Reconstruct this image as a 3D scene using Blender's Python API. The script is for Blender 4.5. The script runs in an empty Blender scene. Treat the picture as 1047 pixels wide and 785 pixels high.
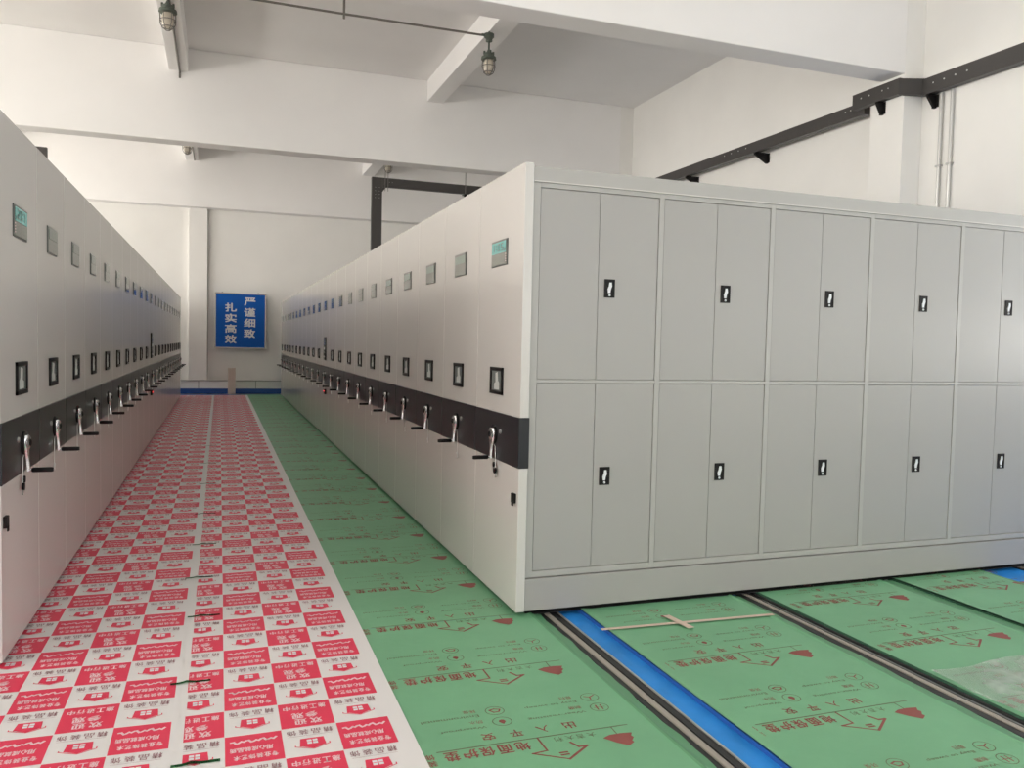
import bpy, bmesh, math, random
import numpy as np
from mathutils import Matrix, Vector
random.seed(7)
SC = bpy.context.scene
COL = SC.collection
PI = math.pi

# ------------------------------------------------------------------ materials
def lin(c):
    return tuple(((v / 255) / 12.92 if v / 255 <= .04045 else ((v / 255 + .055) / 1.055) ** 2.4) for v in c)
def mat(name, rgb, rough=.5, metal=0., spec=.5, bump=None, noise=None, coat=0., trans=None, emit=None):
    """rgb is an albedo (0..1 linear)."""
    m = bpy.data.materials.new(name); m.use_nodes = True
    nt = m.node_tree; b = nt.nodes['Principled BSDF']
    b.inputs['Base Color'].default_value = (*rgb, 1)
    b.inputs['Roughness'].default_value = rough
    b.inputs['Metallic'].default_value = metal
    b.inputs['Specular IOR Level'].default_value = spec
    if coat:
        b.inputs['Coat Weight'].default_value = coat; b.inputs['Coat Roughness'].default_value = .12
    if emit:
        b.inputs['Emission Color'].default_value = (*emit[0], 1); b.inputs['Emission Strength'].default_value = emit[1]
    tc = nt.nodes.new('ShaderNodeTexCoord')
    if noise:                                    # (scale, amount): gentle mottling of the paint
        n = nt.nodes.new('ShaderNodeTexNoise'); n.inputs['Scale'].default_value = noise[0]; n.inputs['Detail'].default_value = 4
        nt.links.new(tc.outputs['Object'], n.inputs['Vector'])
        r = nt.nodes.new('ShaderNodeMapRange')
        r.inputs[1].default_value = .3; r.inputs[2].default_value = .7
        r.inputs[3].default_value = 1 - noise[1]; r.inputs[4].default_value = 1 + noise[1]
        nt.links.new(n.outputs[0], r.inputs[0])
        mx = nt.nodes.new('ShaderNodeVectorMath'); mx.operation = 'SCALE'; mx.inputs[0].default_value = rgb
        nt.links.new(r.outputs[0], mx.inputs['Scale']); nt.links.new(mx.outputs[0], b.inputs['Base Color'])
    if bump:                                     # (scale, strength, distance)
        n = nt.nodes.new('ShaderNodeTexNoise'); n.inputs['Scale'].default_value = bump[0]; n.inputs['Detail'].default_value = 5
        nt.links.new(tc.outputs['Object'], n.inputs['Vector'])
        bp = nt.nodes.new('ShaderNodeBump'); bp.inputs['Strength'].default_value = bump[1]; bp.inputs['Distance'].default_value = bump[2]
        nt.links.new(n.outputs[0], bp.inputs['Height']); nt.links.new(bp.outputs[0], b.inputs['Normal'])
    return m
M = {}
M['wall'] = mat('wall_paint', (.87, .855, .82), .75, noise=(1.2, .02), bump=(40, .05, .01))
M['ceil'] = mat('ceiling_paint', (.90, .885, .87), .8, noise=(.8, .02))
M['cab'] = mat('cabinet_enamel', (.385, .375, .355), .34, bump=(3, .02, .01))
M['door'] = mat('door_enamel', (.345, .335, .318), .36, bump=(2.2, .03, .01), noise=(1.5, .012))
M['panel'] = mat('end_panel_enamel', (.57, .55, .52), .2, spec=.45, bump=(1.5, .02, .01))
M['band'] = mat('band_enamel', (.014, .015, .018), .3, spec=.4)
M['chrome'] = mat('chrome', (.78, .78, .78), .24, 1.)
M['steel'] = mat('steel', (.5, .5, .5), .3, 1.)
M['black'] = mat('black_plastic', (.009, .008, .008), .5, spec=.22)
M['screen'] = mat('screen_glass', (.14, .15, .125), .08)
M['screen_rim'] = mat('screen_rim', (.06, .065, .06), .3)
M['lcd'] = mat('lit_display', (.10, .34, .32), .2, emit=((.2, .62, .58), .12))
M['lcd2'] = mat('display_digits', (.01, .12, .10), .3)
M['lcd_dim'] = mat('dim_display', (.16, .22, .18), .12)
M['card'] = mat('card_paper', (.48, .50, .48), .4)
M['card_in'] = mat('card_window', (.20, .22, .21), .12)
M['red_led'] = mat('red_led', (.6, .02, .02), .3, emit=((1, .05, .05), 3.))
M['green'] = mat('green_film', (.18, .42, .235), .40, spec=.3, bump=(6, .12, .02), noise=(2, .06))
M['green_shade'] = mat('green_film_shaded_flap', (.11, .30, .15), .4)  # darker copy of the green film: shade painted on the turned-down flaps
M['print_line'] = mat('dark_print', (.13, .13, .07), .5)
M['print_red'] = mat('red_print', (.27, .07, .06), .5)
M['white_paper'] = mat('white_paper', (.76, .735, .72), .5, bump=(5, .06, .02))
M['red_ink'] = mat('red_ink', (.76, .035, .09), .48)
M['pale_ink'] = mat('pale_ink', (.86, .62, .64), .5)
M['dark_ink'] = mat('brown_ink', (.34, .17, .19), .5)
M['blue_floor'] = mat('blue_floor_paint', (.03, .27, .74), .4, spec=.25, noise=(5, .12), bump=(8, .1, .01))
M['blue_skirt_shade'] = mat('blue_skirting_and_shade', (.02, .10, .36), .45)  # skirting paint, also the painted shade on the board sides
M['rail_metal'] = mat('rail_metal', (.42, .38, .33), .5, .3)
M['rail_dark'] = mat('rail_groove', (.025, .025, .025), .5)
M['tray'] = mat('tray_paint', (.05, .045, .042), .45)
M['lampbody'] = mat('lamp_cast_metal', (.10, .12, .10), .5)
M['pipe'] = mat('conduit', (.20, .185, .165), .45)
M['silver'] = mat('silver_pipe', (.62, .62, .6), .35, .7)
M['bulb'] = mat('frosted_glass', (.66, .60, .50), .2)
M['sign'] = mat('sign_blue', (.007, .105, .46), .35, spec=.12)
M['sign_white'] = mat('sign_letter', (.72, .74, .76), .5)
M['frame_metal'] = mat('sign_frame', (.40, .37, .33), .3, .8)
M['board'] = mat('beige_board', (.62, .54, .47), .6)
M['tape'] = mat('beige_tape', (.66, .52, .42), .5)
M['dark'] = mat('dark_base_and_shade', (.02, .02, .02), .7)
M['joint'] = mat('joint_grey', (.36, .35, .32), .6)
M['board_edge'] = mat('raised_floor_board', (.04, .12, .07), .7)
M['floor_bounce'] = mat('pale_bounce_floor', (.62, .60, .56), .6)  # unseen floor made pale to bounce light up to the ceiling
# see-through green sticky tape: tints what lies under it
def tape_green():
    m = bpy.data.materials.new('green_clear_tape'); m.use_nodes = True; nt = m.node_tree
    nt.nodes.remove(nt.nodes['Principled BSDF'])
    o = nt.nodes['Material Output']; t = nt.nodes.new('ShaderNodeBsdfTransparent'); t.inputs[0].default_value = (.30, .50, .34, 1)
    g = nt.nodes.new('ShaderNodeBsdfDiffuse'); g.inputs[0].default_value = (.03, .16, .08, 1)
    x = nt.nodes.new('ShaderNodeMixShader'); x.inputs[0].default_value = .2
    nt.links.new(t.outputs[0], x.inputs[1]); nt.links.new(g.outputs[0], x.inputs[2]); nt.links.new(x.outputs[0], o.inputs[0])
    return m
M['gtape'] = tape_green()
def clear_film():
    m = bpy.data.materials.new('clear_film'); m.use_nodes = True; nt = m.node_tree
    nt.nodes.remove(nt.nodes['Principled BSDF'])
    o = nt.nodes['Material Output']; t = nt.nodes.new('ShaderNodeBsdfTransparent'); t.inputs[0].default_value = (.93, .95, .93, 1)
    g = nt.nodes.new('ShaderNodeBsdfPrincipled'); g.inputs[0].default_value = (.75, .78, .74, 1); g.inputs['Roughness'].default_value = .22
    tc = nt.nodes.new('ShaderNodeTexCoord'); n = nt.nodes.new('ShaderNodeTexNoise'); n.inputs['Scale'].default_value = 6; n.inputs['Distortion'].default_value = .4
    nt.links.new(tc.outputs['Object'], n.inputs['Vector'])
    bp = nt.nodes.new('ShaderNodeBump'); bp.inputs['Strength'].default_value = .7; bp.inputs['Distance'].default_value = .05
    nt.links.new(n.outputs[0], bp.inputs['Height']); nt.links.new(bp.outputs[0], g.inputs['Normal'])
    r = nt.nodes.new('ShaderNodeMapRange'); r.inputs[1].default_value = .45; r.inputs[2].default_value = .7; r.inputs[3].default_value = .25; r.inputs[4].default_value = .5
    nt.links.new(n.outputs[0], r.inputs[0])
    x = nt.nodes.new('ShaderNodeMixShader'); nt.links.new(r.outputs[0], x.inputs[0])
    nt.links.new(t.outputs[0], x.inputs[1]); nt.links.new(g.outputs[0], x.inputs[2]); nt.links.new(x.outputs[0], o.inputs[0])
    return m
M['film'] = clear_film()

# ------------------------------------------------------------------ mesh builder
class MB:
    def __init__(s): s.v = []; s.f = []; s.m = []; s.mats = []
    def mi(s, m):
        if m not in s.mats: s.mats.append(m)
        return s.mats.index(m)
    def add(s, vs, fs, m):
        k = len(s.v); s.v += [tuple(v) for v in vs]; i = s.mi(m)
        for f in fs: s.f.append(tuple(k + a for a in f)); s.m.append(i)
    def box(s, x0, x1, y0, y1, z0, z1, m, b=0.):
        x0, x1 = min(x0, x1), max(x0, x1); y0, y1 = min(y0, y1), max(y0, y1); z0, z1 = min(z0, z1), max(z0, z1)
        if b <= 0:
            vs = [(x, y, z) for x in (x0, x1) for y in (y0, y1) for z in (z0, z1)]
            s.add(vs, [(0, 1, 3, 2), (4, 6, 7, 5), (0, 4, 5, 1), (2, 3, 7, 6), (0, 2, 6, 4), (1, 5, 7, 3)], m)
        else:
            bm = bmesh.new(); bmesh.ops.create_cube(bm, size=1)
            for v in bm.verts:
                v.co = Vector(((x0 + x1) / 2 + v.co.x * (x1 - x0), (y0 + y1) / 2 + v.co.y * (y1 - y0), (z0 + z1) / 2 + v.co.z * (z1 - z0)))
            bmesh.ops.bevel(bm, geom=bm.edges[:], offset=b, segments=2, affect='EDGES', profile=.6)
            s.bm(bm, m)
    def bm(s, bm, m):
        bm.verts.index_update()
        s.add([v.co.copy() for v in bm.verts], [tuple(v.index for v in f.verts) for f in bm.faces], m); bm.free()
    def tube(s, pts, r, m, n=8, cap=True):
        pts = [Vector(p) for p in pts]; rs = r if isinstance(r, (list, tuple)) else [r] * len(pts)
        vs = []; fs = []; ref = None
        for i, p in enumerate(pts):
            a = (pts[min(i + 1, len(pts) - 1)] - pts[max(i - 1, 0)]).normalized()
            if ref is None: ref = a.orthogonal().normalized()
            ref = (ref - a * ref.dot(a)).normalized(); w = a.cross(ref)
            for k in range(n):
                t = 2 * PI * k / n; vs.append(p + (ref * math.cos(t) + w * math.sin(t)) * rs[i])
        for i in range(len(pts) - 1):
            for k in range(n):
                fs.append((i * n + k, i * n + (k + 1) % n, (i + 1) * n + (k + 1) % n, (i + 1) * n + k))
        if cap: fs += [tuple(range(n))[::-1], tuple(range((len(pts) - 1) * n, len(pts) * n))]
        s.add(vs, fs, m)
    def lathe(s, c, prof, m, n=20, axis='z', sgn=1):
        vs = []; fs = []
        for (r, h) in prof:
            for k in range(n):
                t = 2 * PI * k / n; a, b = r * math.cos(t), r * math.sin(t)
                vs.append((c[0] + a, c[1] + b, c[2] + h) if axis == 'z' else (c[0] + sgn * h, c[1] + a, c[2] + b))
        for i in range(len(prof) - 1):
            for k in range(n):
                fs.append((i * n + k, i * n + (k + 1) % n, (i + 1) * n + (k + 1) % n, (i + 1) * n + k))
        fs += [tuple(range(n))[::-1], tuple(range((len(prof) - 1) * n, len(prof) * n))]
        s.add(vs, fs, m)
    def prism(s, poly, ax, a0, a1, m):
        """poly of 2D points in the two axes other than ax, extruded a0..a1."""
        n = len(poly); vs = []
        for a in (a0, a1):
            for (p, q) in poly: vs.append({'x': (a, p, q), 'y': (p, a, q), 'z': (p, q, a)}[ax])
        fs = [tuple(range(n))[::-1], tuple(range(n, 2 * n))] + [(i, (i + 1) % n, n + (i + 1) % n, n + i) for i in range(n)]
        s.add(vs, fs, m)
    def build(s, name, parent=None, smooth=False):
        me = bpy.data.meshes.new(name); me.from_pydata(s.v, [], s.f)
        for m in s.mats: me.materials.append(M[m])
        me.polygons.foreach_set('material_index', s.m)
        bm = bmesh.new(); bm.from_mesh(me); bmesh.ops.recalc_face_normals(bm, faces=bm.faces[:]); bm.to_mesh(me); bm.free()
        if smooth:
            me.polygons.foreach_set('use_smooth', [True] * len(me.polygons)); me.set_sharp_from_angle(angle=math.radians(35))
        o = bpy.data.objects.new(name, me); COL.objects.link(o)
        if parent: o.parent = parent
        return o
def tag(o, label=None, cat=None, group=None, kind=None):
    if label: o['label'] = label
    if cat: o['category'] = cat
    if group: o['group'] = group
    if kind: o['kind'] = kind
    return o
def empty(name, loc=(0, 0, 0)):
    o = bpy.data.objects.new(name, None); o.empty_display_size = .1; o.location = loc; COL.objects.link(o); return o
def copy_tree(o, parent=None):
    c = o.copy(); COL.objects.link(c); c.parent = parent
    for ch in list(o.children): copy_tree(ch, c)
    return c
def struct(mb, name): return tag(mb.build(name), kind='structure')

# ------------------------------------------------------------------ glyphs (Blender's built-in font)
_g = {}
def glyph(ch, bold=0., res=2):
    k = (ch, bold, res)
    if k not in _g:
        cu = bpy.data.curves.new('g', 'FONT'); cu.body = ch; cu.size = 1; cu.resolution_u = res; cu.offset = bold; cu.align_x = 'LEFT'
        o = bpy.data.objects.new('g', cu); COL.objects.link(o)
        dg = bpy.context.evaluated_depsgraph_get(); me = bpy.data.meshes.new_from_object(o.evaluated_get(dg))
        vs = np.array([v.co[:2] for v in me.vertices]).reshape(-1, 2); fs = [tuple(p.vertices) for p in me.polygons]
        bpy.data.objects.remove(o); bpy.data.curves.remove(cu); bpy.data.meshes.remove(me)
        _g[k] = (vs, fs)
    return _g[k]
def text_flat(s, w, h, cx, cy, rot=0., bold=.012, res=2, gap=1.08, cjk=True, slant=0.):
    """text centred on (cx,cy): for CJK each character fills a w x h box; else the whole line is w wide and h tall."""
    V = []; F = []
    if cjk:
        n = len(s); x = -(n * w + (n - 1) * w * (gap - 1)) / 2
        for ch in s:
            vs, fs = glyph(ch, 0, res)
            if len(vs):
                mn, mx = vs.min(0), vs.max(0); ex = mx - mn
                nv = np.empty_like(vs); nv[:, 0] = x + (vs[:, 0] - mn[0]) / max(ex[0], .35) * w; nv[:, 1] = -h / 2 + (vs[:, 1] - mn[1]) / max(ex[1], .35) * h
                k = sum(len(a) for a in V); V.append(nv); F += [tuple(k + i for i in f) for f in fs]
            x += w * gap
    else:
        vs, fs = glyph(s, 0, res)
        mn, mx = vs.min(0), vs.max(0); ex = mx - mn
        nv = (vs - mn) / ex * np.array([w, h]) - np.array([w / 2, h / 2]); V.append(nv); F += list(fs)
    V = np.concatenate(V); V[:, 0] += slant * V[:, 1]
    if bold > 0:
        n0 = len(V); d = bold * h * .9; V0 = V; F0 = list(F)
        sh = [(-d, -d), (d, d)] if res < 3 else [(-d, -d), (d, d), (-d, d), (d, -d)]
        V = np.concatenate([V0 + np.array(q) for q in sh]); F = [tuple(i + n0 * k for i in f) for k in range(len(sh)) for f in F0]
    c, sn = math.cos(rot), math.sin(rot)
    lift = np.zeros(len(V)) if bold <= 0 else np.repeat(np.arange(len(sh)) * .00025, n0)
    return np.stack([cx + V[:, 0] * c - V[:, 1] * sn, cy + V[:, 0] * sn + V[:, 1] * c, lift], 1), F
def ribbon(pts, w):
    """2D polyline as a list of quads of width w."""
    V = []; F = []
    for (a, b) in zip(pts[:-1], pts[1:]):
        a, b = Vector(a), Vector(b); d = (b - a).normalized() * (w / 2); n = Vector((-d.y, d.x)); k = len(V)
        V += [a - d + n, a - d - n, b + d - n, b + d + n]; F.append((k, k + 1, k + 2, k + 3))
    return np.array([tuple(v) for v in V]), F

# ------------------------------------------------------------------ camera
R = [[0.9408878997251678, -0.004280674846288432, -0.3386910627306585],
     [-0.3379971959758602, 0.05333824022086458, -0.9396344649078159],
     [0.022087454883224358, 0.9985673277015436, 0.04873844872151586]]
cam = bpy.data.cameras.new('camera'); co = bpy.data.objects.new('camera', cam); COL.objects.link(co)
cam.sensor_width = 36; cam.sensor_fit = 'HORIZONTAL'; cam.lens = 831.5 * 36 / 1047
cam.clip_start = .05; cam.clip_end = 100
mw = Matrix(R).to_4x4(); mw.translation = (0, 0, 1.55); co.matrix_world = mw
SC.camera = co

# ------------------------------------------------------------------ room
XW, XL_W, YN, YF, ZC = 8.33, -13.6, -5.5, 23.88, 6.66
BEAMS = [(.3, .7), (8.08, 8.46), (15.8, 16.2), (23.5, 23.88)]
m = MB(); m.box(-6.0, XW + .2, 1.0, YF + .2, -.2, -.02, 'blue_floor')
for (a, b) in [(-6.0, 1.675), (2.003, 3.01), (3.247, 4.20), (4.338, 5.12)]: m.box(a, b, 1.0, YF, -.02, .0005, 'board_edge' if a > 3 else 'blue_skirt_shade')  # darker blue board sides paint in the shadow along the blue strip

m.box(1.60, 6.44, 4.288, 4.6, .0006, .004, 'dark')  # thin dark slab: shadow band under the cabinet front, painted in
m.box(XL_W - .2, -6.0, YN - .2, YF + .2, -.2, 0, 'floor_bounce'); m.box(-6.0, XW + .2, YN - .2, 1.0, -.2, 0, 'floor_bounce'); struct(m, 'floor')  # pale floor out of view, added as a light bouncer
m = MB(); m.box(XL_W - .2, XW + .2, YN - .2, YF + .2, ZC, ZC + .2, 'ceil'); struct(m, 'ceiling')
m = MB(); m.box(XL_W - .2, XW + .2, YF, YF + .2, 0, ZC, 'wall'); struct(m, 'wall_far')
# walls with window openings
def wall_with_windows(name, along, pos, thick, lo, hi, wins, z0, z1):
    m = MB(); cur = lo
    def bx(a, b, c, d):
        if along == 'y': m.box(pos, pos + thick, a, b, c, d, 'wall')
        else: m.box(a, b, pos, pos + thick, c, d, 'wall')
    for (a, b) in wins:
        bx(cur, a, 0, ZC); bx(a, b, 0, z0); bx(a, b, z1, ZC); cur = b
    bx(cur, hi, 0, ZC); struct(m, name)
LW = [(-4.6, -2.6), (-1.9, -.1), (1.2, 3.6), (4.6, 7.2), (9.4, 11.8), (12.6, 15.0), (17.0, 19.4), (20.2, 22.6)]
wall_with_windows('wall_left', 'y', XL_W - .2, .2, YN - .2, YF + .2, LW, 1.7, 4.95)
RW = [(-4.6, -2.4), (-2.0, .1), (1.2, 3.5)]
wall_with_windows('wall_right', 'y', XW, .2, YN, YF, RW, 1.1, 4.6)
NW = [(-6.4, -3.4), (-1.8, 1.6), (3.2, 6.8)]
wall_with_windows('wall_near', 'x', YN - .2, .2, XL_W, XW + .2, NW, 1.1, 4.7)
M['pane'] = mat('sky_lit_pane', (.6, .65, .7), .1, emit=((.85, .93, 1.), 1.2))
wn = 0
def window(along, pos, a, b, z0, z1, s):
    global wn
    wn += 1; m = MB()
    def bx(p, q, c, d, t0, t1, mt='frame_white'):
        if along == 'y': m.box(pos + t0, pos + t1, p, q, c, d, mt)
        else: m.box(p, q, pos + t0, pos + t1, c, d, mt)
    e = .003
    a += e; b -= e; z0 += e; z1 -= e
    for (p, q, c, d) in [(a, a + .06, z0, z1), (b - .06, b, z0, z1), (a, b, z0, z0 + .06), (a, b, z1 - .06, z1), ((a + b) / 2 - .025, (a + b) / 2 + .025, z0, z1), (a, b, z1 - 1.05, z1 - 1.0)]:
        bx(p, q, c, d, -.08, -.02)
    o = struct(m, 'window_%d' % wn)
    m = MB(); bx(a, b, z0, z1, -.062, -.05, 'pane'); p = m.build('pane', o)
M['frame_white'] = mat('window_frame', (.7, .7, .7), .4)
for (a, b) in LW: window('y', XL_W, a, b, 1.7, 4.95, 1)
for (a, b) in RW: window('y', XW + .1, a, b, 1.1, 4.6, 1)
for (a, b) in NW: window('x', YN, a, b, 1.1, 4.7, 1)

# beams, secondary beams, columns
tn = 0
def trim(m):
    global tn
    tn += 1; return struct(m, 'trim_%d' % tn)
for (a, b) in BEAMS:
    m = MB(); m.box(XL_W + .001, XW - .001 if a == .3 else 8.031, a, b, 5.03, ZC - .001, 'ceil', .012); trim(m)
for (x0, x1) in [(-10.1, -9.78), (-5.48, -5.16), (-.86, -.54), (3.80, 4.12)]:
    for (a, b) in [(YN, .3), (.7, 8.08), (8.46, 15.8), (16.2, 23.5)]:
        m = MB(); m.box(x0, x1, a + .001, b - .001, 6.25, ZC - .001, 'ceil', .01); trim(m)
for (a, b) in [(.2, .75), (8.08, 8.63), (15.8, 16.35), (23.4, YF)]:
    m = MB(); m.box(8.03, XW - .001, a, b, .001, ZC - .001, 'wall', .004); trim(m)
m = MB(); m.box(-.79, -.316, 23.74, YF, .0, 5.03, 'wall', .006); m.box(-.318, -.302, 23.84, YF, .37, 5.03, 'joint'); trim(m)
# skirting of the far wall: pale tiles, a dark joint line, and the blue painted foot
m = MB(); m.box(XL_W, 8.0, 23.70, 23.74, .02, .16, 'blue_skirt_shade'); m.box(XL_W, 8.0, 23.72, 23.74, .16, .365, 'wall')
m.box(XL_W, 8.0, 23.705, 23.74, .365, .385, 'joint')
for x in (-.62 + 0.08, .95, 2.4, -2.1): m.box(x, x + .016, 23.715, 23.73, .16, .365, 'joint')
struct(m, 'baseboard_far')

# ------------------------------------------------------------------ mobile shelving
XR_, XLf = 1.584, -.933
PR = .853; PLp = .826
# ---- one unit, built for side s (+1 = right bank: face looks to -X; -1 = left bank)
def unit(s, wid, depth, first=False, master=False, lit=False, back=None):
    """local origin: on the floor, at the face plane, middle of the unit. out = away from aisle is +s*x"""
    root = empty('mobile_shelving_unit')
    h = wid / 2 - .0025
    def bx(m, o0, o1, y0, y1, z0, z1, mt, b=0.): m.box(s * o0, s * o1, y0, y1, z0, z1, mt, b)
    y0 = -h
    m = MB(); bx(m, 0, .053, -h, h, .032, 2.556, 'panel', .004); m.build('end_panel', root)
    m = MB(); bx(m, -.006, .057, -h - (.004 if first else -.001), h - .001, .853, 1.14, 'band', .003); m.build('black_band', root)
    # body
    m = MB()
    if not first:
        bx(m, .053, depth, -h + .004, h - .004, .035, 2.53, 'cab')
    else:
        bx(m, .053, depth, -h + .03, h - .004, .035, 2.53, 'cab')
    m.build('shelf_body', root)
    # wheels base
    m = MB(); bx(m, .02, depth - .1, -h + (.055 if first else .01), h - .01, .014, .04, 'dark')
    for q in (.25, 1.58, depth - .4):
        for yy in (-h + .14, h - .14): m.lathe((s * q, yy, .022), [(.02, -.01), (.02, .012)], 'dark', 10)
    m.build('wheel_base', root)
    # screen
    m = MB(); bx(m, -.005, .004, -.145, .145, 2.016, 2.172, 'screen_rim', .002); scr = m.build('screen', root)
    m = MB(); bx(m, -.0075, -.004, -.135, .135, 2.023, 2.165, 'screen', 0)
    m.build('glass', scr)
    m = MB()
    if lit:
        bx(m, -.009, -.006, -.125, .128, 2.092, 2.160, 'lcd')
        for (a, b, c, d) in [(-.085, -.075, 2.105, 2.15), (-.05, -.04, 2.115, 2.125), (-.05, -.04, 2.135, 2.145), (-.02, .02, 2.142, 2.15), (-.02, -.012, 2.105, 2.15), (.012, .02, 2.105, 2.15), (-.02, .02, 2.104, 2.111),
                             (.04, .078, 2.142, 2.15), (.04, .048, 2.12, 2.15), (.04, .078, 2.122, 2.13), (.07, .078, 2.104, 2.13), (.04, .078, 2.104, 2.111), (.09, .12, 2.10, 2.118)]:
            bx(m, -.010, -.0085, -a * 1., -b, c, d, 'lcd2')
        for k in range(4): bx(m, -.0085, -.007, -.132, -.122, 2.035 + k * .014, 2.041 + k * .014, 'pale_ink')
    else:
        bx(m, -.009, -.006, -.120, .122, 2.10, 2.155, 'lcd_dim')
    m.build('display', scr)
    # card frame or control panel
    if master:
        m = MB(); bx(m, -.014, .004, -.11, .11, 1.235, 1.60, 'black', .005); p = m.build('control_panel', root)
        m = MB(); bx(m, -.017, -.012, -.085, .085, 1.47, 1.575, 'card_in'); bx(m, -.018, -.013, -.05, .06, 1.40, 1.44, 'card'); bx(m, -.018, -.013, -.07, .07, 1.345, 1.37, 'lcd_dim'); m.build('touch_screen', p)
        m = MB()
        for yy in (-.05, 0, .05): m.lathe((-s * .014, yy, 1.29), [(.014, 0), (.014, .006), (.01, .008)], 'steel', 12, 'x', -s)
        m.build('button', p)
        m = MB(); bx(m, -.03, .003, -.17, -.08, .70, .78, 'black', .006); p = m.build('sensor_box', root)
        m = MB(); bx(m, -.036, -.029, -.16, -.09, .742, .758, 'red_led', .002); tag(m.build('red_light', p), 'glowing red indicator light')
    else:
        m = MB(); f = .022
        for (a, b, c, d) in [(-.115, .115, 1.247, 1.247 + f), (-.115, .115, 1.41 - f, 1.41), (-.115, -.115 + f * 1.1, 1.247, 1.41), (.115 - f * 1.1, .115, 1.247, 1.41)]:
            bx(m, -.012, .002, a, b, c, d, 'black', .003)
        fr = m.build('card_frame', root)
        m = MB(); bx(m, -.005, .001, -.095, .095, 1.265, 1.392, 'card_in')
        m.prism([(-.05, 1.275), (.04, 1.275), (.04, 1.31), (.015, 1.32), (.018, 1.375), (-.02, 1.382), (-.03, 1.33), (-.05, 1.315)], 'x', -s * .0065, -s * .004, 'card')
        m.build('card', fr)
    # crank: hub, S-shaped chrome arm, black grip
    m = MB(); m.lathe((-s * .006, .02, 1.0), [(.060, 0), (.060, .008), (.052, .012), (.030, .014), (.030, .018)], 'black', 28, 'x', -s); hub = m.build('crank', root, True)
    m = MB()
    prof = [(1.040, .026), (1.02, .036), (.985, .038), (.955, .029), (.93, .018), (.905, .0125), (.88, .012), (.855, .012)]
    offy = [.02, .02, .021, .023, .022, .018, .017, .018]
    n = len(prof); vs = []; fs = []
    for i, ((z, w), yy) in enumerate(zip(prof, offy)):
        o0 = .018 if i < 4 else .018 + .006 * min(1, (i - 3) / 3)
        for (o, a) in [(o0, -w), (o0 + .010, -w * .8), (o0 + .010, w * .8), (o0, w)]:
            vs.append((-s * o, yy + a, z))
    for i in range(n - 1):
        for k in range(4): fs.append((i * 4 + k, i * 4 + (k + 1) % 4, (i + 1) * 4 + (k + 1) % 4, (i + 1) * 4 + k))
    fs += [(0, 1, 2, 3), tuple((n - 1) * 4 + k for k in (3, 2, 1, 0))]
    m.add(vs, fs, 'chrome')
    m.lathe((-s * .024, .02, 1.002), [(.036, 0), (.036, .008), (.026, .012)], 'chrome', 24, 'x', -s)
    m.lathe((-s * .034, .02, 1.002), [(.018, 0), (.017, .006), (.008, .009)], 'black', 18, 'x', -s)
    m.tube([(-s * .030, .018, .862), (-s * .046, .018, .862)], .008, 'chrome', 10)
    m.build('arm', hub, True)
    m = MB(); m.lathe((-s * .042, .018, .862), [(.009, 0), (.0125, .006), (.0125, .09), (.010, .098)], 'black', 14, 'x', -s); m.build('grip', hub, True)
    # lock cylinder and hanging keys
    m = MB(); m.lathe((-s * .005, -.10, 1.03), [(.014, 0), (.014, .006), (.010, .009)], 'steel', 16, 'x', -s); lk = m.build('lock_cylinder', root, True)
    m = MB(); m.tube([(-s * .012, .035, .958), (-s * .012, -.02, .93), (-s * .014, -.035, .87), (-s * .014, -.037, .79)], .0018, 'silver', 6)
    ks = m.build('key_string', root)
    m = MB()
    if first:
        m.lathe((-s * .010, -.02, .822), [(.017, 0), (.017, .012)], 'black', 14, 'x', -s)
        m.lathe((-s * .010, -.038, .788), [(.019, 0), (.019, .012)], 'black', 14, 'x', -s)
    m.prism([(-.041, .792), (-.033, .792), (-.033, .76), (-.028, .752), (-.033, .744), (-.041, .75)], 'x', -s * .012, -s * .016, 'silver')
    m.prism([(-.035, .788), (-.055, .766), (-.07, .758), (-.066, .752), (-.05, .760), (-.030, .782)], 'x', -s * .016, -s * .019, 'silver')
    m.build('key', ks)
    if first:
        m = MB(); bx(m, -.016, .002, -.375, -.325, .65, .705, 'black', .004); bx(m, -.020, -.014, -.37, -.345, .635, .66, 'black', .002); m.build('square_lock', root)
    return root
DEPTH = 4.88

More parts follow.
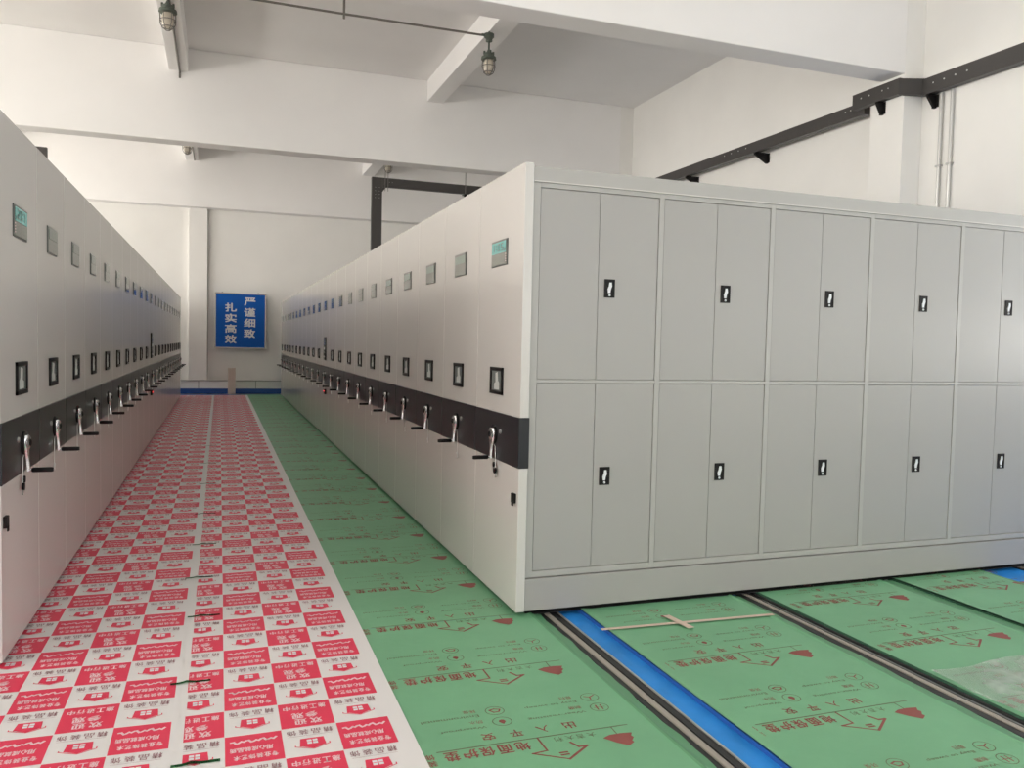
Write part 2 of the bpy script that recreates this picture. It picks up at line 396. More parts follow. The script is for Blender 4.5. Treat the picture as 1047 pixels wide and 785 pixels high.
def doors(root, h):
    """the end of the bank that faces the open floor: 6 bays x 2 tiers of double doors; world X kept by adding offset"""
    ox = -XR_; yf = -h                                   # local face plane
    X0, P, W = 1.686, .787, .749
    nb = 6; XE = X0 + (nb - 1) * P + W
    zs = [(.262, 1.333), (1.357, 2.425)]
    m = MB()
    def fb(x0, x1, z0, z1, d0, d1, mt='cab', b=.0015): m.box(x0 + ox, x1 + ox, yf + d0, yf + d1, z0, z1, mt, b)
    fb(1.638, X0 - .003, .225, 2.455, .012, .031)
    for k in range(nb - 1): fb(X0 + k * P + W + .003, X0 + (k + 1) * P - .003, .225, 2.455, .012, .031)
    fb(XE + .003, XE + .04, .225, 2.455, .012, .031)
    for k in range(nb):
        a, b = X0 + k * P - .003, X0 + k * P + W + .003
        fb(a, b, .225, .259, .012, .031); fb(a, b, 1.336, 1.354, .012, .031); fb(a, b, 2.428, 2.455, .012, .031)
    m.build('front_frame', root)
    m = MB(); fb(1.638, XE + .04, .035, .218, .002, .031, 'door'); m.build('plinth', root)
    m = MB(); fb(1.638, XE + .04, 2.461, 2.54, .006, .031); fb(1.638, XE + .04, 2.455, 2.462, .000, .031, 'panel', .002); m.build('top_fascia', root)
    m = MB(); fb(XE + .04, XE + .052, .032, 2.556, .0, .6, 'panel'); m.build('far_side_panel', root)
    for (z0, z1), zl in zip(zs, (.793, 1.885)):
        for k in range(nb):
            x = X0 + k * P; sp = x + .366
            for j, (a, b) in enumerate([(x, sp - .0015), (sp + .0015, x + W)]):
                m = MB(); m.box(a + ox, b + ox, yf + .016, yf + .030, z0, z1, 'door', .002); d = m.build('door', root)
                if j == 1:
                    c = sp + .072 + ox; y = yf + .016
                    m = MB(); m.box(c - .033, c + .033, y - .004, y + .002, zl - .053, zl + .053, 'black', .003)
                    for (p, q, r_, t) in [(c - .033, c - .026, zl - .053, zl + .053), (c + .026, c + .033, zl - .053, zl + .053), (c - .033, c + .033, zl - .053, zl - .046), (c - .033, c + .033, zl + .046, zl + .053)]:
                        m.box(p, q, y - .007, y - .002, r_, t, 'black', .001)
                    m.prism([(c - .002, zl + .034), (c + .010, zl + .034), (c + .013, zl + .012), (c + .006, zl - .006), (c + .003, zl - .026), (c - .010, zl - .026), (c - .013, zl - .004), (c - .006, zl + .012)], 'y', y - .010, y - .003, 'sign_white')
                    bm = bmesh.new(); bmesh.ops.create_uvsphere(bm, u_segments=10, v_segments=6, radius=.007); bmesh.ops.translate(bm, verts=bm.verts, vec=(c, y - .005, zl - .039)); m.bm(bm, 'sign_white')
                    m.build('handle', d)
ORD = ['nearest', 'second', 'third', 'fourth', 'fifth', 'sixth', 'seventh', 'eighth', 'ninth', 'tenth', 'eleventh', 'twelfth', 'thirteenth', 'fourteenth', 'fifteenth', 'sixteenth', 'seventeenth', 'eighteenth', 'nineteenth', 'twentieth', 'twenty-first', 'farthest']
def bank(s, X, y0, w0, pitch, side):
    first = unit(s, w0, DEPTH, True, lit=True); first.location = (X, y0 + w0 / 2, 0)
    if s > 0:
        doors(first, w0 / 2 - .0025)
        tag(first, 'nearest unit of the right bank, long side of grey double doors facing camera', 'mobile shelving', 'mobile shelving units of the right bank')
    else: tag(first, 'nearest unit of the left bank, lit green screen, cut by the left edge', 'mobile shelving', 'mobile shelving units of the left bank')
    proto = unit(s, pitch, DEPTH); used = False
    for k in range(1, 22):
        y = y0 + w0 + (k - .5) * pitch
        if k == 10:
            u = unit(s, pitch, DEPTH, master=True)
            lab = '%s bank unit with a tall black control panel instead of a card frame' % side
        else:
            u = copy_tree(proto) if used else proto; used = True
            lab = '%s shelving unit of the %s bank, counted from its near end' % (ORD[k], side) if k < 21 else 'farthest shelving unit of the %s bank, last before the far wall' % side
        u.location = (X, y, 0); tag(u, lab, 'mobile shelving', 'mobile shelving units of the %s bank' % side)
bank(1, XR_, 4.248, .822, PR, 'right')
bank(-1, XLf, 4.235, .822, PLp, 'left')

# ------------------------------------------------------------------ floor coverings
class Flat:
    """layers of flat print collected into one sheet mesh"""
    def __init__(s, zf): s.V = []; s.F = []; s.Mi = []; s.mats = []; s.n = 0; s.zf = zf
    def add(s, V, F, m, lift):
        V = np.asarray(V, float); V = V.reshape(len(V), -1)
        z = s.zf(V[:, 0], V[:, 1]) + lift
        if V.shape[1] == 3: z = z + V[:, 2]; V = V[:, :2]
        if m not in s.mats: s.mats.append(m)
        i = s.mats.index(m); s.V.append(np.column_stack([V, z])); s.F += [tuple(s.n + a for a in f) for f in F]; s.Mi += [i] * len(F); s.n += len(V)
    def addV(s, V3, F, m):
        V3 = np.asarray(V3, float)
        if m not in s.mats: s.mats.append(m)
        i = s.mats.index(m); s.V.append(V3); s.F += [tuple(s.n + a for a in f) for f in F]; s.Mi += [i] * len(F); s.n += len(V3)
    def build(s, name, smooth=True):
        V = np.concatenate(s.V); me = bpy.data.meshes.new(name); me.from_pydata(V.tolist(), [], s.F)
        for m in s.mats: me.materials.append(M[m])
        me.polygons.foreach_set('material_index', s.Mi)
        if smooth: me.polygons.foreach_set('use_smooth', [True] * len(me.polygons))
        o = bpy.data.objects.new(name, me); COL.objects.link(o); return o
def sheet(fl, xs, ys, m, xf=None, dz=0.):
    nx, ny = len(xs), len(ys); V = []
    for j, y in enumerate(ys):
        for i, x in enumerate(xs):
            xx = xf(i, x, y) if xf else x
            V.append((xx, y))
    V = np.array(V); F = [(j * nx + i, j * nx + i + 1, (j + 1) * nx + i + 1, (j + 1) * nx + i) for j in range(ny - 1) for i in range(nx - 1)]
    fl.add(V, F, m, dz)

# --- red and white checkered paper: two strips
cw, rh, Y0 = .2115, .2325, 3.49
XC = .025
def tiles(res):
    T = {}
    a = []                                            # A: two printed lines and a brush-script line, upside down to the camera
    a.append((*text_flat('专业装饰艺术', .023, .034, .004, -.066, PI, .035, res, 1.18), 'pale_ink', .0012))
    a.append((*text_flat('用心成就品质', .023, .034, -.010, -.006, PI, .035, res, 1.15), 'pale_ink', .0012))
    pts = []
    for k in range(19):
        t = k / 18; pts.append((-.082 + .164 * t, .056 + .007 * math.sin(k * 2.1) + .006 * math.sin(k * 5.3 + 1) + .006 * t))
    a.append((*ribbon(pts, .010), 'pale_ink', .0012))
    T['A'] = a
    b = []
    b.append((*text_flat('欢迎', .046, .050, .004, -.068, PI, .035, res, 1.3), 'pale_ink', .0012))
    b.append((*text_flat('参观', .046, .048, -.006, -.010, PI, .035, res, 1.2), 'pale_ink', .0012))
    b.append((*text_flat('施工进行中', .029, .040, .0, .064, PI, .03, res, 1.24), 'pale_ink', .0012))
    T['B'] = b
    w = []
    w.append((*text_flat('精品装饰', .035, .042, .0, .074, PI, .012, res, 1.33), 'dark_ink', .0008))
    w.append((np.array([(-.085, .042), (.085, .042), (.085, .0435), (-.085, .0435)]), [(0, 1, 2, 3)], 'dark_ink', .0008))
    # house upside down: body, wide eave, low pitched roof, four white panes
    w.append((np.array([(-.042, .018), (.046, .018), (.050, -.045), (-.048, -.045)]), [(0, 1, 2, 3)], 'red_ink', .0008))
    w.append((np.array([(-.048, -.040), (.050, -.040), (.002, -.068)]), [(0, 1, 2)], 'red_ink', .0008))
    w.append((*ribbon([(-.064, -.034), (-.064, -.042), (.002, -.071), (.064, -.042), (.064, -.030)], .004), 'red_ink', .0010))
    for (x, y) in [(-.010, -.002), (.012, -.002), (-.010, -.022), (.012, -.022)]:
        w.append((np.array([(x - .009, y - .008), (x + .009, y - .008), (x + .009, y + .008), (x - .009, y + .008)]), [(0, 1, 2, 3)], 'sign_white', .0012))
    T['W'] = w
    return T
T_near, T_far = tiles(2), tiles(1)
def hump(x, y):   # slight waves of the loose paper
    return .004 + .0012 * np.sin(x * 3.1 + y * .9) * np.cos(y * 1.7)
def red_strip(x0, x1, cols, tilt, base, label, xf=None, par=0):
    zf = lambda x, y: hump(x, y) + base
    fl = Flat(zf)
    ys = np.linspace(1.9, 23.3, 250); xs = np.linspace(x0, x1, 9)
    def edge(i, x, y):
        if i == 0 and xf: return x + .006 * math.sin(y * 4.1) + .004 * math.sin(y * 9.7)
        return x
    sheet(fl, xs, ys, 'white_paper', edge)
    for r in range(-6, 85):
        ya = Y0 + r * rh
        if ya > 23.05: break
        T = T_near if ya < 7 else T_far
        for (c, xa, xb) in cols:
            red = (r + c + par) % 2 == 0
            kind = ('A' if c % 2 == 0 else 'B') if red else 'W'
            cxm = XC + (c + .5) * cw + .013 * par; cym = ya + rh / 2
            if red:
                X = np.linspace(xa + .001, xb - .001, 3); V = []
                for yy in (ya + .003, ya + rh / 2, ya + rh - .003):
                    for xx in X: V.append((xx, yy + tilt * (xx - x0)))
                fl.add(V, [(0, 1, 4, 3), (1, 2, 5, 4), (3, 4, 7, 6), (4, 5, 8, 7)], 'red_ink', .0006)
            for (V, F, mt, l) in T[kind]:
                V = np.array(V, float); V[:, 0] += cxm; V[:, 1] += cym; V[:, 1] += tilt * (V[:, 0] - x0)
                if xb - xa < cw - .02:            # the column cut by the strip's edge
                    NV = []; NF = []; lim = xa + .004
                    for f in F:
                        P_ = []
                        for q in range(len(f)):
                            p0, p1 = V[f[q]], V[f[(q + 1) % len(f)]]
                            if p0[0] >= lim: P_.append(p0)
                            if (p0[0] >= lim) != (p1[0] >= lim): P_.append(p0 + (p1 - p0) * ((lim - p0[0]) / (p1[0] - p0[0])))
                        if len(P_) > 2: NF.append(tuple(range(len(NV), len(NV) + len(P_)))); NV += P_
                    if not NF: continue
                    V = np.array(NV); F = NF
                fl.add(V, F, mt, l)
    o = fl.build('protective_paper')
    tag(o, label, 'floor covering'); return o
red_strip(-1.02, -.135, [(k, max(XC + k * cw + .013, -1.015), XC + (k + 1) * cw + .013) for k in range(-5, -1)], -.03, 0.0, 'left strip of red and white checkered paper lying along the left bank', par=1)
red_strip(-.148, .727, [(-1, -.125, XC)] + [(k, XC + k * cw, XC + (k + 1) * cw) for k in range(0, 3)], .0, .003, 'right strip of red and white checkered paper, its plain white edge lapping the green sheet', True)
# green tape across the seam
n = 0
for i, (x, y, rot) in enumerate([(-.115, 3.835, .0), (-.075, 3.083, .0), (-.075, 4.75, .0), (-.115, 5.53, .0), (-.10, 6.42, .02), (-.11, 7.55, 0), (-.11, 9.1, 0), (-.11, 10.6, 0), (-.11, 12.3, 0)]):
    m = MB(); w = .084
    vs = []; N = 10
    for k in range(N + 1):
        t = k / N; xx = (t - .5) * 2 * w; zz = .0095 + (.006 * math.exp(-((t - .42) / .12) ** 2))
        for d in (-.0095, .0095): vs.append((xx, d * (1.15 if .3 < t < .55 else 1), zz))
    k0 = len(vs); vs += [(a, b, c + .0005) for (a, b, c) in vs]
    fs = [(2 * k, 2 * k + 1, 2 * k + 3, 2 * k + 2) for k in range(N)] + [(k0 + 2 * k, k0 + 2 * k + 2, k0 + 2 * k + 3, k0 + 2 * k + 1) for k in range(N)]
    m.add(vs, fs, 'gtape'); o = m.build('tape_strip'); o.location = (x, y, 0); o.rotation_euler.z = rot
    tag(o, '%s short strip of green tape across the seam of the checkered paper' % ['second nearest', 'nearest', 'third', 'fourth', 'fifth', 'sixth', 'seventh', 'eighth', 'farthest'][i], 'tape', 'green tape strips on the paper seam')

# --- green printed protection sheets
def green_print(fl, u0, v0, res=2, icons=False):
    """one repeat of the print; u0,v0 is the left end of the long line"""
    def T(t, w, h, u, v, mt='print_red', bold=.0, gap=1.1, cjk=True):
        V, F = text_flat(t, w, h, u0 + u, v0 + v, PI, bold, res, gap, cjk); fl.add(V, F, mt, .0006)
    def L(pts, w, mt): V, F = ribbon([(u0 + a, v0 + b) for a, b in pts], w); fl.add(V, F, mt, .0006)
    if not icons:
        L([(0, 0), (.80, .0)], .006, 'print_line')
        for ch, u in zip('垫护保面地', (.045, .119, .185, .256, .328)): T(ch, .056, .066, u, -.047, bold=.03)
        for ch, u in zip('安平入出', (.224, .341, .456, .572)): T(ch, .052, .055, u, .064, bold=.02)
        T('装', .034, .040, -.036, -.078, bold=.02); T('饰', .034, .040, -.036, -.030, bold=.02)
        for ch, u in zip('利大吉大', (.483, .531, .576, .624)): T(ch, .034, .036, u, -.036, 'print_line')
        L([(.405, -.003), (.405, -.107)], .008, 'print_red')
        L([(.405, -.107), (.343, -.114), (.463, -.190)], .008, 'print_red')
        L([(.463, -.190), (.568, -.114), (.535, -.113), (.517, -.073)], .011, 'print_red')
        for (u, v) in [(.446, -.138), (.463, -.138), (.446, -.155), (.463, -.155)]: L([(u, v), (u + .010, v)], .010, 'print_red')
        fl.add([(u0 + a, v0 + b) for a, b in [(.655, -.078), (.69, -.062), (.74, -.060), (.788, -.068), (.772, -.09), (.778, -.105), (.757, -.128), (.76, -.142), (.727, -.163), (.69, -.128)]], [tuple(range(10))], 'print_red', .0006)
        L([(.727, -.0), (.724, -.062)], .005, 'print_line')
    T('Waterproof', .192, .022, .148, .150, 'print_line', 0, cjk=False); T('防水', .026, .028, .213, .195)
    T('Environmental', .246, .022, .120, .250, 'print_line', 0, cjk=False); T('环保', .026, .028, .213, .296)
    T('Wear-resisting', .26, .022, .560, .162, 'print_line', 0, cjk=False); T('耐磨', .026, .028, .658, .203)
    T('Easy to sweep', .24, .022, .570, .262, 'print_line', 0, cjk=False); T('易扫', .026, .028, .658, .303)
    for i, (u, v) in enumerate([(.320, .175), (.321, .276), (.763, .178), (.764, .280)]):
        L([(u + .040 * math.cos(2 * PI * k / 20), v + .038 * math.sin(2 * PI * k / 20)) for k in range(21)], .0035, 'print_line')
        if i == 0: fl.add([(u0 + u + a, v0 + v + b) for a, b in [(0, -.024), (.015, -.002), (.01, .012), (0, .016), (-.01, .012), (-.015, -.002)]], [tuple(range(6))], 'print_red', .0006)
        if i == 1: L([(u - .022, v + .008), (u - .008, v - .014), (u + .015, v - .012), (u + .024, v + .006), (u, v + .016), (u - .022, v + .008)], .007, 'print_red')
        if i == 2: L([(u - .014, v - .02), (u - .01, v + .02)], .006, 'print_red'); L([(u + .008, v - .02), (u + .012, v + .02)], .006, 'print_red'); L([(u - .025, v), (u + .025, v)], .003, 'print_red')
        if i == 3: L([(u - .004, v - .022), (u, v), (u - .022, v + .012)], .006, 'print_red'); L([(u, v), (u + .024, v + .014)], .006, 'print_red')
def green_sheet(x0, x1, y0, y1, lu, lv, lip_l, lip_r, label, seed, res=2, zb=.0):
    rnd = random.Random(seed); ph = [rnd.uniform(0, 6) for _ in range(6)]
    def zf(x, y):
        x = np.asarray(x, float); y = np.asarray(y, float)
        z = .0035 + zb + .0015 * np.sin(2.3 * x + ph[0] + 1.1 * y) * np.sin(1.9 * y + ph[1]) + .0008 * np.sin(7 * y + 3 * x + ph[2])
        if lip_r:
            w, h = lip_r; t = np.clip((x - (x1 - w)) / w, 0, 1); z = z + .009 * np.sin(PI * np.clip(t / .4, 0, 1)) * (.7 + .3 * np.sin(2.7 * y + ph[3])) - h * t ** 1.3 * (.85 + .15 * np.sin(2.1 * y + ph[3]) * np.sin(5.3 * y + ph[4]))
        if lip_l:
            w, h = lip_l; t = np.clip(((x0 + w) - x) / w, 0, 1); z = z + h * t
        return z
    fl = Flat(zf)
    ys = np.arange(y0, y1 + .001, .04 if y1 - y0 < 6 else .08)
    xs = list(np.linspace(x0, x1 - .17, 14)) + list(np.linspace(x1 - .155, x1, 14))
    def wob(i, x, y):
        if i == len(xs) - 1: return x + .004 * math.sin(y * 11 + ph[4]) + .003 * math.sin(y * 29 + ph[5])
        return x
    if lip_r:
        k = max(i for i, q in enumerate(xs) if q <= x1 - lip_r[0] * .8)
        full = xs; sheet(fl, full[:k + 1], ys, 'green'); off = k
        sheet(fl, full[k:], ys, 'green_shade', lambda i, x, y: wob(i + off, x, y))  # flap gets the darker green, its shade put into the colour
    else: sheet(fl, xs, ys, 'green', wob)
    # the cut edge shows the lighter film
    for v in lv: green_print(fl, lu, v, res, v in (3.86,))
    o = fl.build('protective_sheet'); tag(o, label, 'floor covering', None); return o
P1 = .7035
# sheet 1 narrows where it runs under the bank
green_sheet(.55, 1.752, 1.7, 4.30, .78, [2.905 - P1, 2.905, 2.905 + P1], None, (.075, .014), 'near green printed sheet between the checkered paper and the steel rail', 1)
green_sheet(.55, 1.66, 4.302, 23.6, .78, [2.905 + P1 * k for k in range(2, 29)], None, None, 'long dim green printed sheet running down the aisle beside the right bank', 2, 1)
def cover(x0, x1, lu, lv, lipl, lipr, label, seed, y1=4.285, zb=0.): return green_sheet(x0, x1, 1.2, y1, lu, lv, lipl, lipr, label, seed, 2, zb)
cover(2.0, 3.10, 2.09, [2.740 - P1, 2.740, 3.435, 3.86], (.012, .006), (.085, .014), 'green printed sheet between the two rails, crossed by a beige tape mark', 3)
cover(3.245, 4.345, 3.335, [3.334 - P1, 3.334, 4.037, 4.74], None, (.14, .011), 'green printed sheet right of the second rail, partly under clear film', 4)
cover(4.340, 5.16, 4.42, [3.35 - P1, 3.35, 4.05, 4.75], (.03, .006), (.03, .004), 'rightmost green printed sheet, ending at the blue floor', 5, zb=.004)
# clear crumpled film over the near end of the third sheet
def film():
    rnd = random.Random(3); V = []; F = []; nx, ny = 26, 34
    for j in range(ny):
        for i in range(nx):
            x = 3.25 + i / (nx - 1) * 1.0; y = 1.3 + j / (ny - 1) * 1.65
            z = .018 + .007 * math.sin(x * 9 + math.sin(y * 5) * 2) * math.sin(y * 11 + x * 3) + .005 * rnd.random() - .004 + .02 * max(0, (x - 4.15) / .1)
            if j == ny - 1: y += .012 * math.sin(x * 7)
            V.append((x, y, z))
    F = [(j * nx + i, j * nx + i + 1, (j + 1) * nx + i + 1, (j + 1) * nx + i) for j in range(ny - 1) for i in range(nx - 1)]
    me = bpy.data.meshes.new('plastic_film'); me.from_pydata(V, [], F); me.materials.append(M['film'])
    me.polygons.foreach_set('use_smooth', [True] * len(me.polygons))
    o = bpy.data.objects.new('plastic_film', me); COL.objects.link(o)
    tag(o, 'crumpled clear plastic film over the green sheet near the right edge', 'plastic film')
film()
# beige tape cross
m = MB()
def tp(pts, w, z):
    V, F = ribbon(pts, w); m.add([(a, b, z) for a, b in V], F, 'tape'); m.add([(a, b, z + .0006) for a, b in V], F, 'tape')
tp([(1.975, 3.918), (3.03, 3.868)], .030, .0130); tp([(2.425, 4.00), (2.448, 3.82)], .042, .0142)
tag(m.build('masking_tape'), 'beige masking tape stuck as a long cross on the green sheet', 'tape')

# --- rails
def rail(x, label, dy=0, wide=False):
    r = empty('track_rail', (x, 0, -.02))
    m = MB(); m.box(-.078, -.050, 1.0, 23.2, 0, .006, 'rail_dark'); m.box(-.049, -.020, 1.0, 23.2, 0, .012, 'rail_metal', .002); m.box(-.019, .034, 1.0, 23.2, 0, .003, 'rail_dark'); m.box(.034, .044, 1.0, 23.2, 0, .009, 'silver', .002)
    m.build('track_channel', r)
    m = MB(); m.box(-.008, .012, 1.0, 23.2, .003, .009, 'rail_dark', .002); m.build('rail_bar', r)
    tag(r, label, 'rail', 'floor rails under the right bank'); return r
rail(1.835, 'steel floor rail beside the blue strip, at the corner of the right bank')
# second rail: three parallel dark and pale strips
r = empty('track_rail', (3.212, 0, -.02))
m = MB(); m.box(-.100, -.058, 1.0, 23.2, 0, .006, 'rail_dark'); m.box(-.057, -.030, 1.0, 23.2, 0, .012, 'rail_metal', .002); m.box(-.029, .0345, 1.0, 23.2, 0, .003, 'rail_dark'); m.box(.012, .030, 1.0, 23.2, .003, .012, 'rail_dark', .002); m.box(-.012, -.004, 1.0, 23.2, .003, .009, 'steel', .001); m.build('track_channel', r)
m = MB(); m.box(-.026, -.016, 1.0, 23.2, .003, .009, 'rail_dark', .002); m.build('rail_bar', r)
tag(r, 'dark floor rail between two green sheets, middle of the floor in front of the doors', 'rail', 'floor rails under the right bank')
rail(5.62, 'floor rail at the right edge beyond the blue floor')
rail(4.29, 'floor rail hidden under the fold of the green sheets')

# ------------------------------------------------------------------ sign on the far wall
s = empty('wall_sign', (.545, 23.73, 2.03))
m = MB(); m.box(-.655, .655, -.02, .0, -.745, .745, 'sign', .002); m.build('sign_board', s)
m = MB(); fw = .028
for (a, b, c, d) in [(-.67, .67, -.76, -.76 + fw), (-.67, .67, .76 - fw, .76), (-.67, -.67 + fw, -.76, .76), (.67 - fw, .67, -.76, .76)]: m.box(a, b, -.03, .0, c, d, 'frame_metal', .004)
m.build('sign_frame', s)
m = MB(); m.box(-.5, -.46, -.01, .0, .755, .785, 'steel'); m.box(.44, .48, -.01, .0, .755, .785, 'steel'); m.build('hanging_tab', s)
for txt, cx, z0, z1 in [('扎实高效', .292 - .545, 2.393 - 2.03, 1.522 - 2.03), ('严谨细致', .785 - .545, 2.567 - 2.03, 1.69 - 2.03)]:
    for i, ch in enumerate(txt):
        V, F = text_flat(ch, .285, .225 if ch != '严' else .21, cx, z0 + (z1 - z0) * i / 3, 0, .035, 3)
        m = MB(); m.add([(a, -.0225 - 8 * l, b) for a, b, l in V], F, 'sign_white'); m.build('character', s)
s.rotation_euler.y = math.radians(.3)
tag(s, 'blue wall sign with white characters in a metal frame on the far wall', 'sign')
# beige board leaning at the far wall
m = MB(); m.box(.221, .418, 23.52, 23.66, .008, .735, 'board', .006); m.box(.219, .42, 23.515, 23.665, .70, .737, 'board', .004)
tag(m.build('upright_box'), 'narrow beige upright box standing at the far wall below the blue sign', 'box')

# ------------------------------------------------------------------ cable trays
def tray_end(m, x, y, z): pass
# along the right wall
t = empty('cable_tray', (8.2, 0, 4.9))
def tseg(name, x0, x1, y0, y1, z0, z1, parent, dots):
    m = MB(); ox, oz = (8.2, 4.9) if parent is t else (0, 0)
    m.box(x0 - ox, x1 - ox, y0, y1, z0 - oz, z1 - oz, 'tray', .004)
    m.box(x0 - ox + .003, x1 - ox - .003, y0 - .002, y1 + .002, z1 - oz - .003, z1 - oz + .006, 'tray')
    for (x, y, z) in dots: m.lathe((x - ox, y, z - oz), [(.010, 0), (.010, .005), (.006, .008)], 'silver', 8, 'x', -1)
    return m.build(name, parent)
tseg('wall_section', 8.20, 8.30, -5.4, 7.96, 4.745, 4.94, t, [(8.2, y, 4.86) for y in (7.80, 7.64, 7.48, 7.32)])
tseg('column_section', 7.93, 8.02, 8.065, 8.86, 4.765, 4.955, t, [(7.93, y, 4.88) for y in (8.70, 8.56, 8.34, 8.24)])
tseg('far_section', 8.08, 8.18, 8.80, 15.70, 4.72, 4.885, t, [(8.08, y, 4.83) for y in (8.95, 9.05, 9.15, 11.4, 11.6, 11.8, 12.0)])
m = MB()
m.prism([(7.93 - 8.2, 8.065), (8.2 - 8.2, 7.96), (8.30 - 8.2, 7.90), (8.30 - 8.2, 8.0), (8.02 - 8.2, 8.075)], 'z', 4.755 - 4.9, 4.955 - 4.9, 'tray'); m.build('elbow_section', t)
tag(t, 'dark steel cable tray running along the right wall and around the column', 'cable tray')
def bracket(x, y, z, wallx, label):
    m = MB(); m.prism([(0, 0), (wallx - x, 0), (wallx - x, -.16), (wallx - x - .03, -.16), (0, -.035)], 'y', -.018, .018, 'black')
    m.box(0, wallx - x, -.03, .03, -.012, 0, 'black')
    m.box(wallx - x - .01, wallx - x, -.05, .05, -.15, 0, 'black')
    o = m.build('tray_bracket'); o.location = (x, y, z); tag(o, label, 'bracket', 'brackets under the right wall tray')
bracket(8.19, 7.87, 4.74, 8.325, 'black bracket under the cable tray just right of the column')
bracket(7.925, 8.42, 4.76, 8.028, 'black bracket under the cable tray on the face of the column')
bracket(8.07, 11.15, 4.715, 8.325, 'black bracket under the cable tray, first one beyond the column')
bracket(8.07, 13.2, 4.715, 8.325, 'black bracket under the cable tray, just above the cabinet top')
# cross trays that drop to the banks
def cross(xc, sgn, xe, label, lab2):
    t = empty('cable_tray', (xc, 17, 2.56))
    m = MB(); m.box(0, sgn * .215, -.05, .05, 0, 2.375, 'tray', .004)
    m.prism([(sgn * .215, 2.18), (sgn * .215, 2.08), (sgn * .30, 2.19)], 'y', -.05, .05, 'tray')
    for k in range(4):
        for q in (.07, .15): m.box(sgn * q, sgn * (q + .01), -.054, -.05, 1.95 + k * .07, 1.96 + k * .07, 'silver')
    m.build('vertical_drop', t)
    m = MB(); m.box(sgn * .216, sgn * (xe - abs(xc)), -.05, .05, 2.19, 2.375, 'tray', .004)
    for q in (.36, .42): m.lathe((sgn * q, -.05, 2.29), [(.010, 0), (.010, .004)], 'silver', 8, 'x')
    m.build('horizontal_run', t)
    m = MB()
    for q in ((.27, .33) if sgn > 0 else (.9,)): m.tube([(sgn * q, -.07, 2.10), (sgn * q, -.07, 4.095)], .006, 'pipe', 6)
    m.build('hanging_rod', t)
    q = 2.0; m = MB(); m.tube([(sgn * q, -.07, 2.10), (sgn * q, -.07, 4.095)], .008, 'pipe', 6); m.box(sgn * (q - .03), sgn * (q + .03), -.09, -.05, 2.12, 2.17, 'black'); m.box(sgn * (q - .03), sgn * (q + .03), -.09, .09, 2.165, 2.185, 'tray'); m.build('hanging_rod', t)
    tag(t, label, 'cable tray')
cross(2.945, 1, 7.9, 'dark cable tray hung from the ceiling, turning down behind the right bank', '')
cross(-2.965, -1, 7.9, 'dark cable tray corner just showing above the left bank', '')
# silver conduits on the right wall
o = None
for y, lb in ((7.756, 'left'), (7.60, 'right')):
    m = MB(); m.tube([(8.30, y, .0), (8.30, y, 4.74)], .022, 'silver', 12)
    c = m.build('conduit_pipe', None, True)
    m = MB()
    for z in (2.2, 3.85): m.box(8.272, 8.329, y - .035, y + .035, z - .01, z + .01, 'steel', .002)
    b = m.build('pipe_clip', c); tag(c, '%s of two silver conduit pipes dropping from the tray on the right wall' % lb, 'pipe', 'silver conduits on the right wall')

# ------------------------------------------------------------------ lamps and lamp conduits
def lamp():
    r = empty('caged_lamp')                          # origin: at the soffit
    m = MB(); m.lathe((0, 0, -.15), [(.03, .12), (.075, .11), (.075, .06), (.05, .04), (.05, .0)], 'lampbody', 20); m.box(-.12, -.06, -.02, .02, -.08, -.05, 'lampbody', .004)
    m.build('junction_box', r, True)
    m = MB(); m.tube([(0, 0, -.03), (0, 0, .0)], .012, 'lampbody', 8); m.tube([(0, 0, -.15), (0, 0, -.28)], .014, 'lampbody', 10); m.build('stem', r, True)
    m = MB(); m.lathe((0, 0, -.42), [(.016, .15), (.03, .12), (.04, .10), (.075, .09), (.08, .05), (.11, .035), (.115, 0), (.10, -.008)], 'lampbody', 24)
    for k in range(4):
        a = k * PI / 2; m.box(.07 * math.cos(a) - .014, .07 * math.cos(a) + .014, .07 * math.sin(a) - .014, .07 * math.sin(a) + .014, -.35, -.30, 'lampbody', .003)
    m.build('cap', r, True)
    m = MB(); m.lathe((0, 0, -.43), [(.062, 0), (.075, -.04), (.078, -.10), (.066, -.16), (.03, -.195), (.005, -.20)], 'bulb', 20); m.build('glass_globe', r, True)
    m = MB()
    for k in range(6):
        a = k * PI / 3; c, s_ = math.cos(a), math.sin(a)
        m.tube([(c * q, s_ * q, -.43 + z) for q, z in ((.095, 0), (.098, -.08), (.092, -.14), (.065, -.19), (.028, -.215))], .006, 'pipe', 6)
    for q, z in ((.098, -.09), (.075, -.178), (.028, -.215)):
        m.tube([(q * math.cos(2 * PI * k / 20), q * math.sin(2 * PI * k / 20), -.43 + z) for k in range(21)], .006, 'pipe', 6)
    m.build('wire_cage', r, True)
    return r
L0 = lamp(); L0.location = (3.80, 11.9, 6.245)
lamps = [(None, 'caged lamp hanging at the end of the ceiling conduit, above the right bank'),
         ((-.66, 11.9, 6.245), 'large caged lamp under the ceiling at the top left, above the left bank'),
         ((-.69, 19.65, 6.245), 'small far caged lamp peeping below the beam above the left bank'),
         ((3.80, 19.65, 6.245), 'small far caged lamp just above the hanging cable tray')]
for p, lb in lamps:
    l = L0 if p is None else copy_tree(L0)
    if p: l.location = p
    tag(l, lb, 'lamp', 'caged industrial lamps')
m = MB(); m.tube([(3.70, 11.9, 6.175), (1.6, 11.9, 6.165), (-.50, 11.9, 6.175)], .017, 'pipe', 8)
c = m.build('lamp_conduit', None, True)
m = MB(); m.tube([(1.64, 11.9, 6.10), (1.64, 11.9, 6.655)], .017, 'pipe', 8); m.build('hanger_rod', c, True)
tag(c, 'thin brown conduit crossing under the ceiling between the two front lamps', 'conduit')
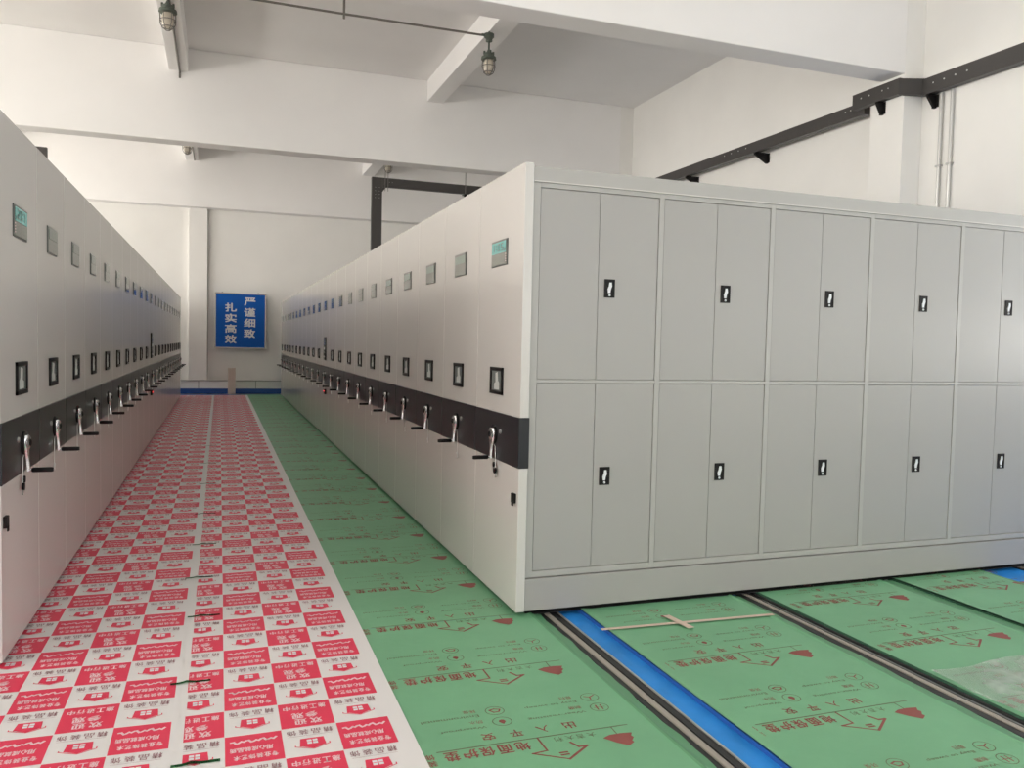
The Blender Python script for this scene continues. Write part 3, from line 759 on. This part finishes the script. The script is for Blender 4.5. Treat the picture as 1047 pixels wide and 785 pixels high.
m = MB(); m.tube([(-.68, 12.03, 6.23), (-.68, 15.79, 6.23)], .017, 'pipe', 8); m.tube([(-.68, 15.78, 6.23), (-.68, 15.78, 6.12)], .017, 'pipe', 8)
m.box(-.72, -.64, 13.4, 13.44, 6.215, 6.248, 'pipe')
tag(m.build('lamp_conduit', None, True), 'conduit running along the ceiling beam behind the top left lamp', 'conduit')
m = MB(); m.tube([(-.64, 19.78, 6.23), (-.64, 23.4, 6.23)], .015, 'pipe', 8)
tag(m.build('lamp_conduit', None, True), 'conduit running beyond the small far lamp above the left bank', 'conduit')

# ------------------------------------------------------------------ light: daylight through the windows, plus added uplights for the ceiling
def area(loc, rot, sx, sy, power, col=(1, .97, .93)):
    l = bpy.data.lights.new('daylight_and_fill', 'AREA'); l.shape = 'RECTANGLE'; l.size = sx; l.size_y = sy; l.energy = power; l.color = col
    o = bpy.data.objects.new('daylight_and_fill', l); COL.objects.link(o); o.location = loc; o.rotation_euler = rot; return o
WARM = (1, .945, .875)
LP = [75, 95, 66, 52, 42, 46, 86, 92]
UP = [30, 52, 62, 66, 72, 76, 92, 92]
for (a, b), p in zip(LW, LP):
    w = b - a
    area((XL_W + .02, (a + b) / 2, 3.3), (0, -PI / 2, 0), 3.2, w - .1, p * 2, WARM)
# added uplights beside the left windows, put in to brighten the ceiling
for (a, b), p in zip(LW, UP):
    area((XL_W + .28, (a + b) / 2, 2.1), (0, -PI / 2 - math.radians(64), 0), .7, b - a - .1, p * 2.3, WARM)
for (a, b), p in zip(RW, (12, 15, 18)):
    area((XW - .02, (a + b) / 2, 2.9), (0, PI / 2, 0), 3.3, b - a - .1, p, WARM)
    area((XW - .28, (a + b) / 2, 1.7), (0, PI / 2 + math.radians(48), 0), .6, b - a - .1, p * 2.0, WARM)  # added uplight that brightens the right part of the ceiling
for (a, b) in NW: area(((a + b) / 2, YN + .02, 2.9), (PI / 2, 0, 0), b - a - .1, 3.4, 28, WARM)
W = bpy.data.worlds.new('world'); SC.world = W; W.use_nodes = True
W.node_tree.nodes['Background'].inputs[0].default_value = (.8, .9, 1, 1); W.node_tree.nodes['Background'].inputs[1].default_value = 1

SC.view_settings.view_transform = 'Standard'; SC.view_settings.look = 'None'; SC.view_settings.gamma = 1; SC.view_settings.use_curve_mapping = False
SC.view_settings.exposure = 0.08
SC.cycles.use_denoising = True
SC.cycles.max_bounces = 8; SC.cycles.diffuse_bounces = 6; SC.cycles.transparent_max_bounces = 8
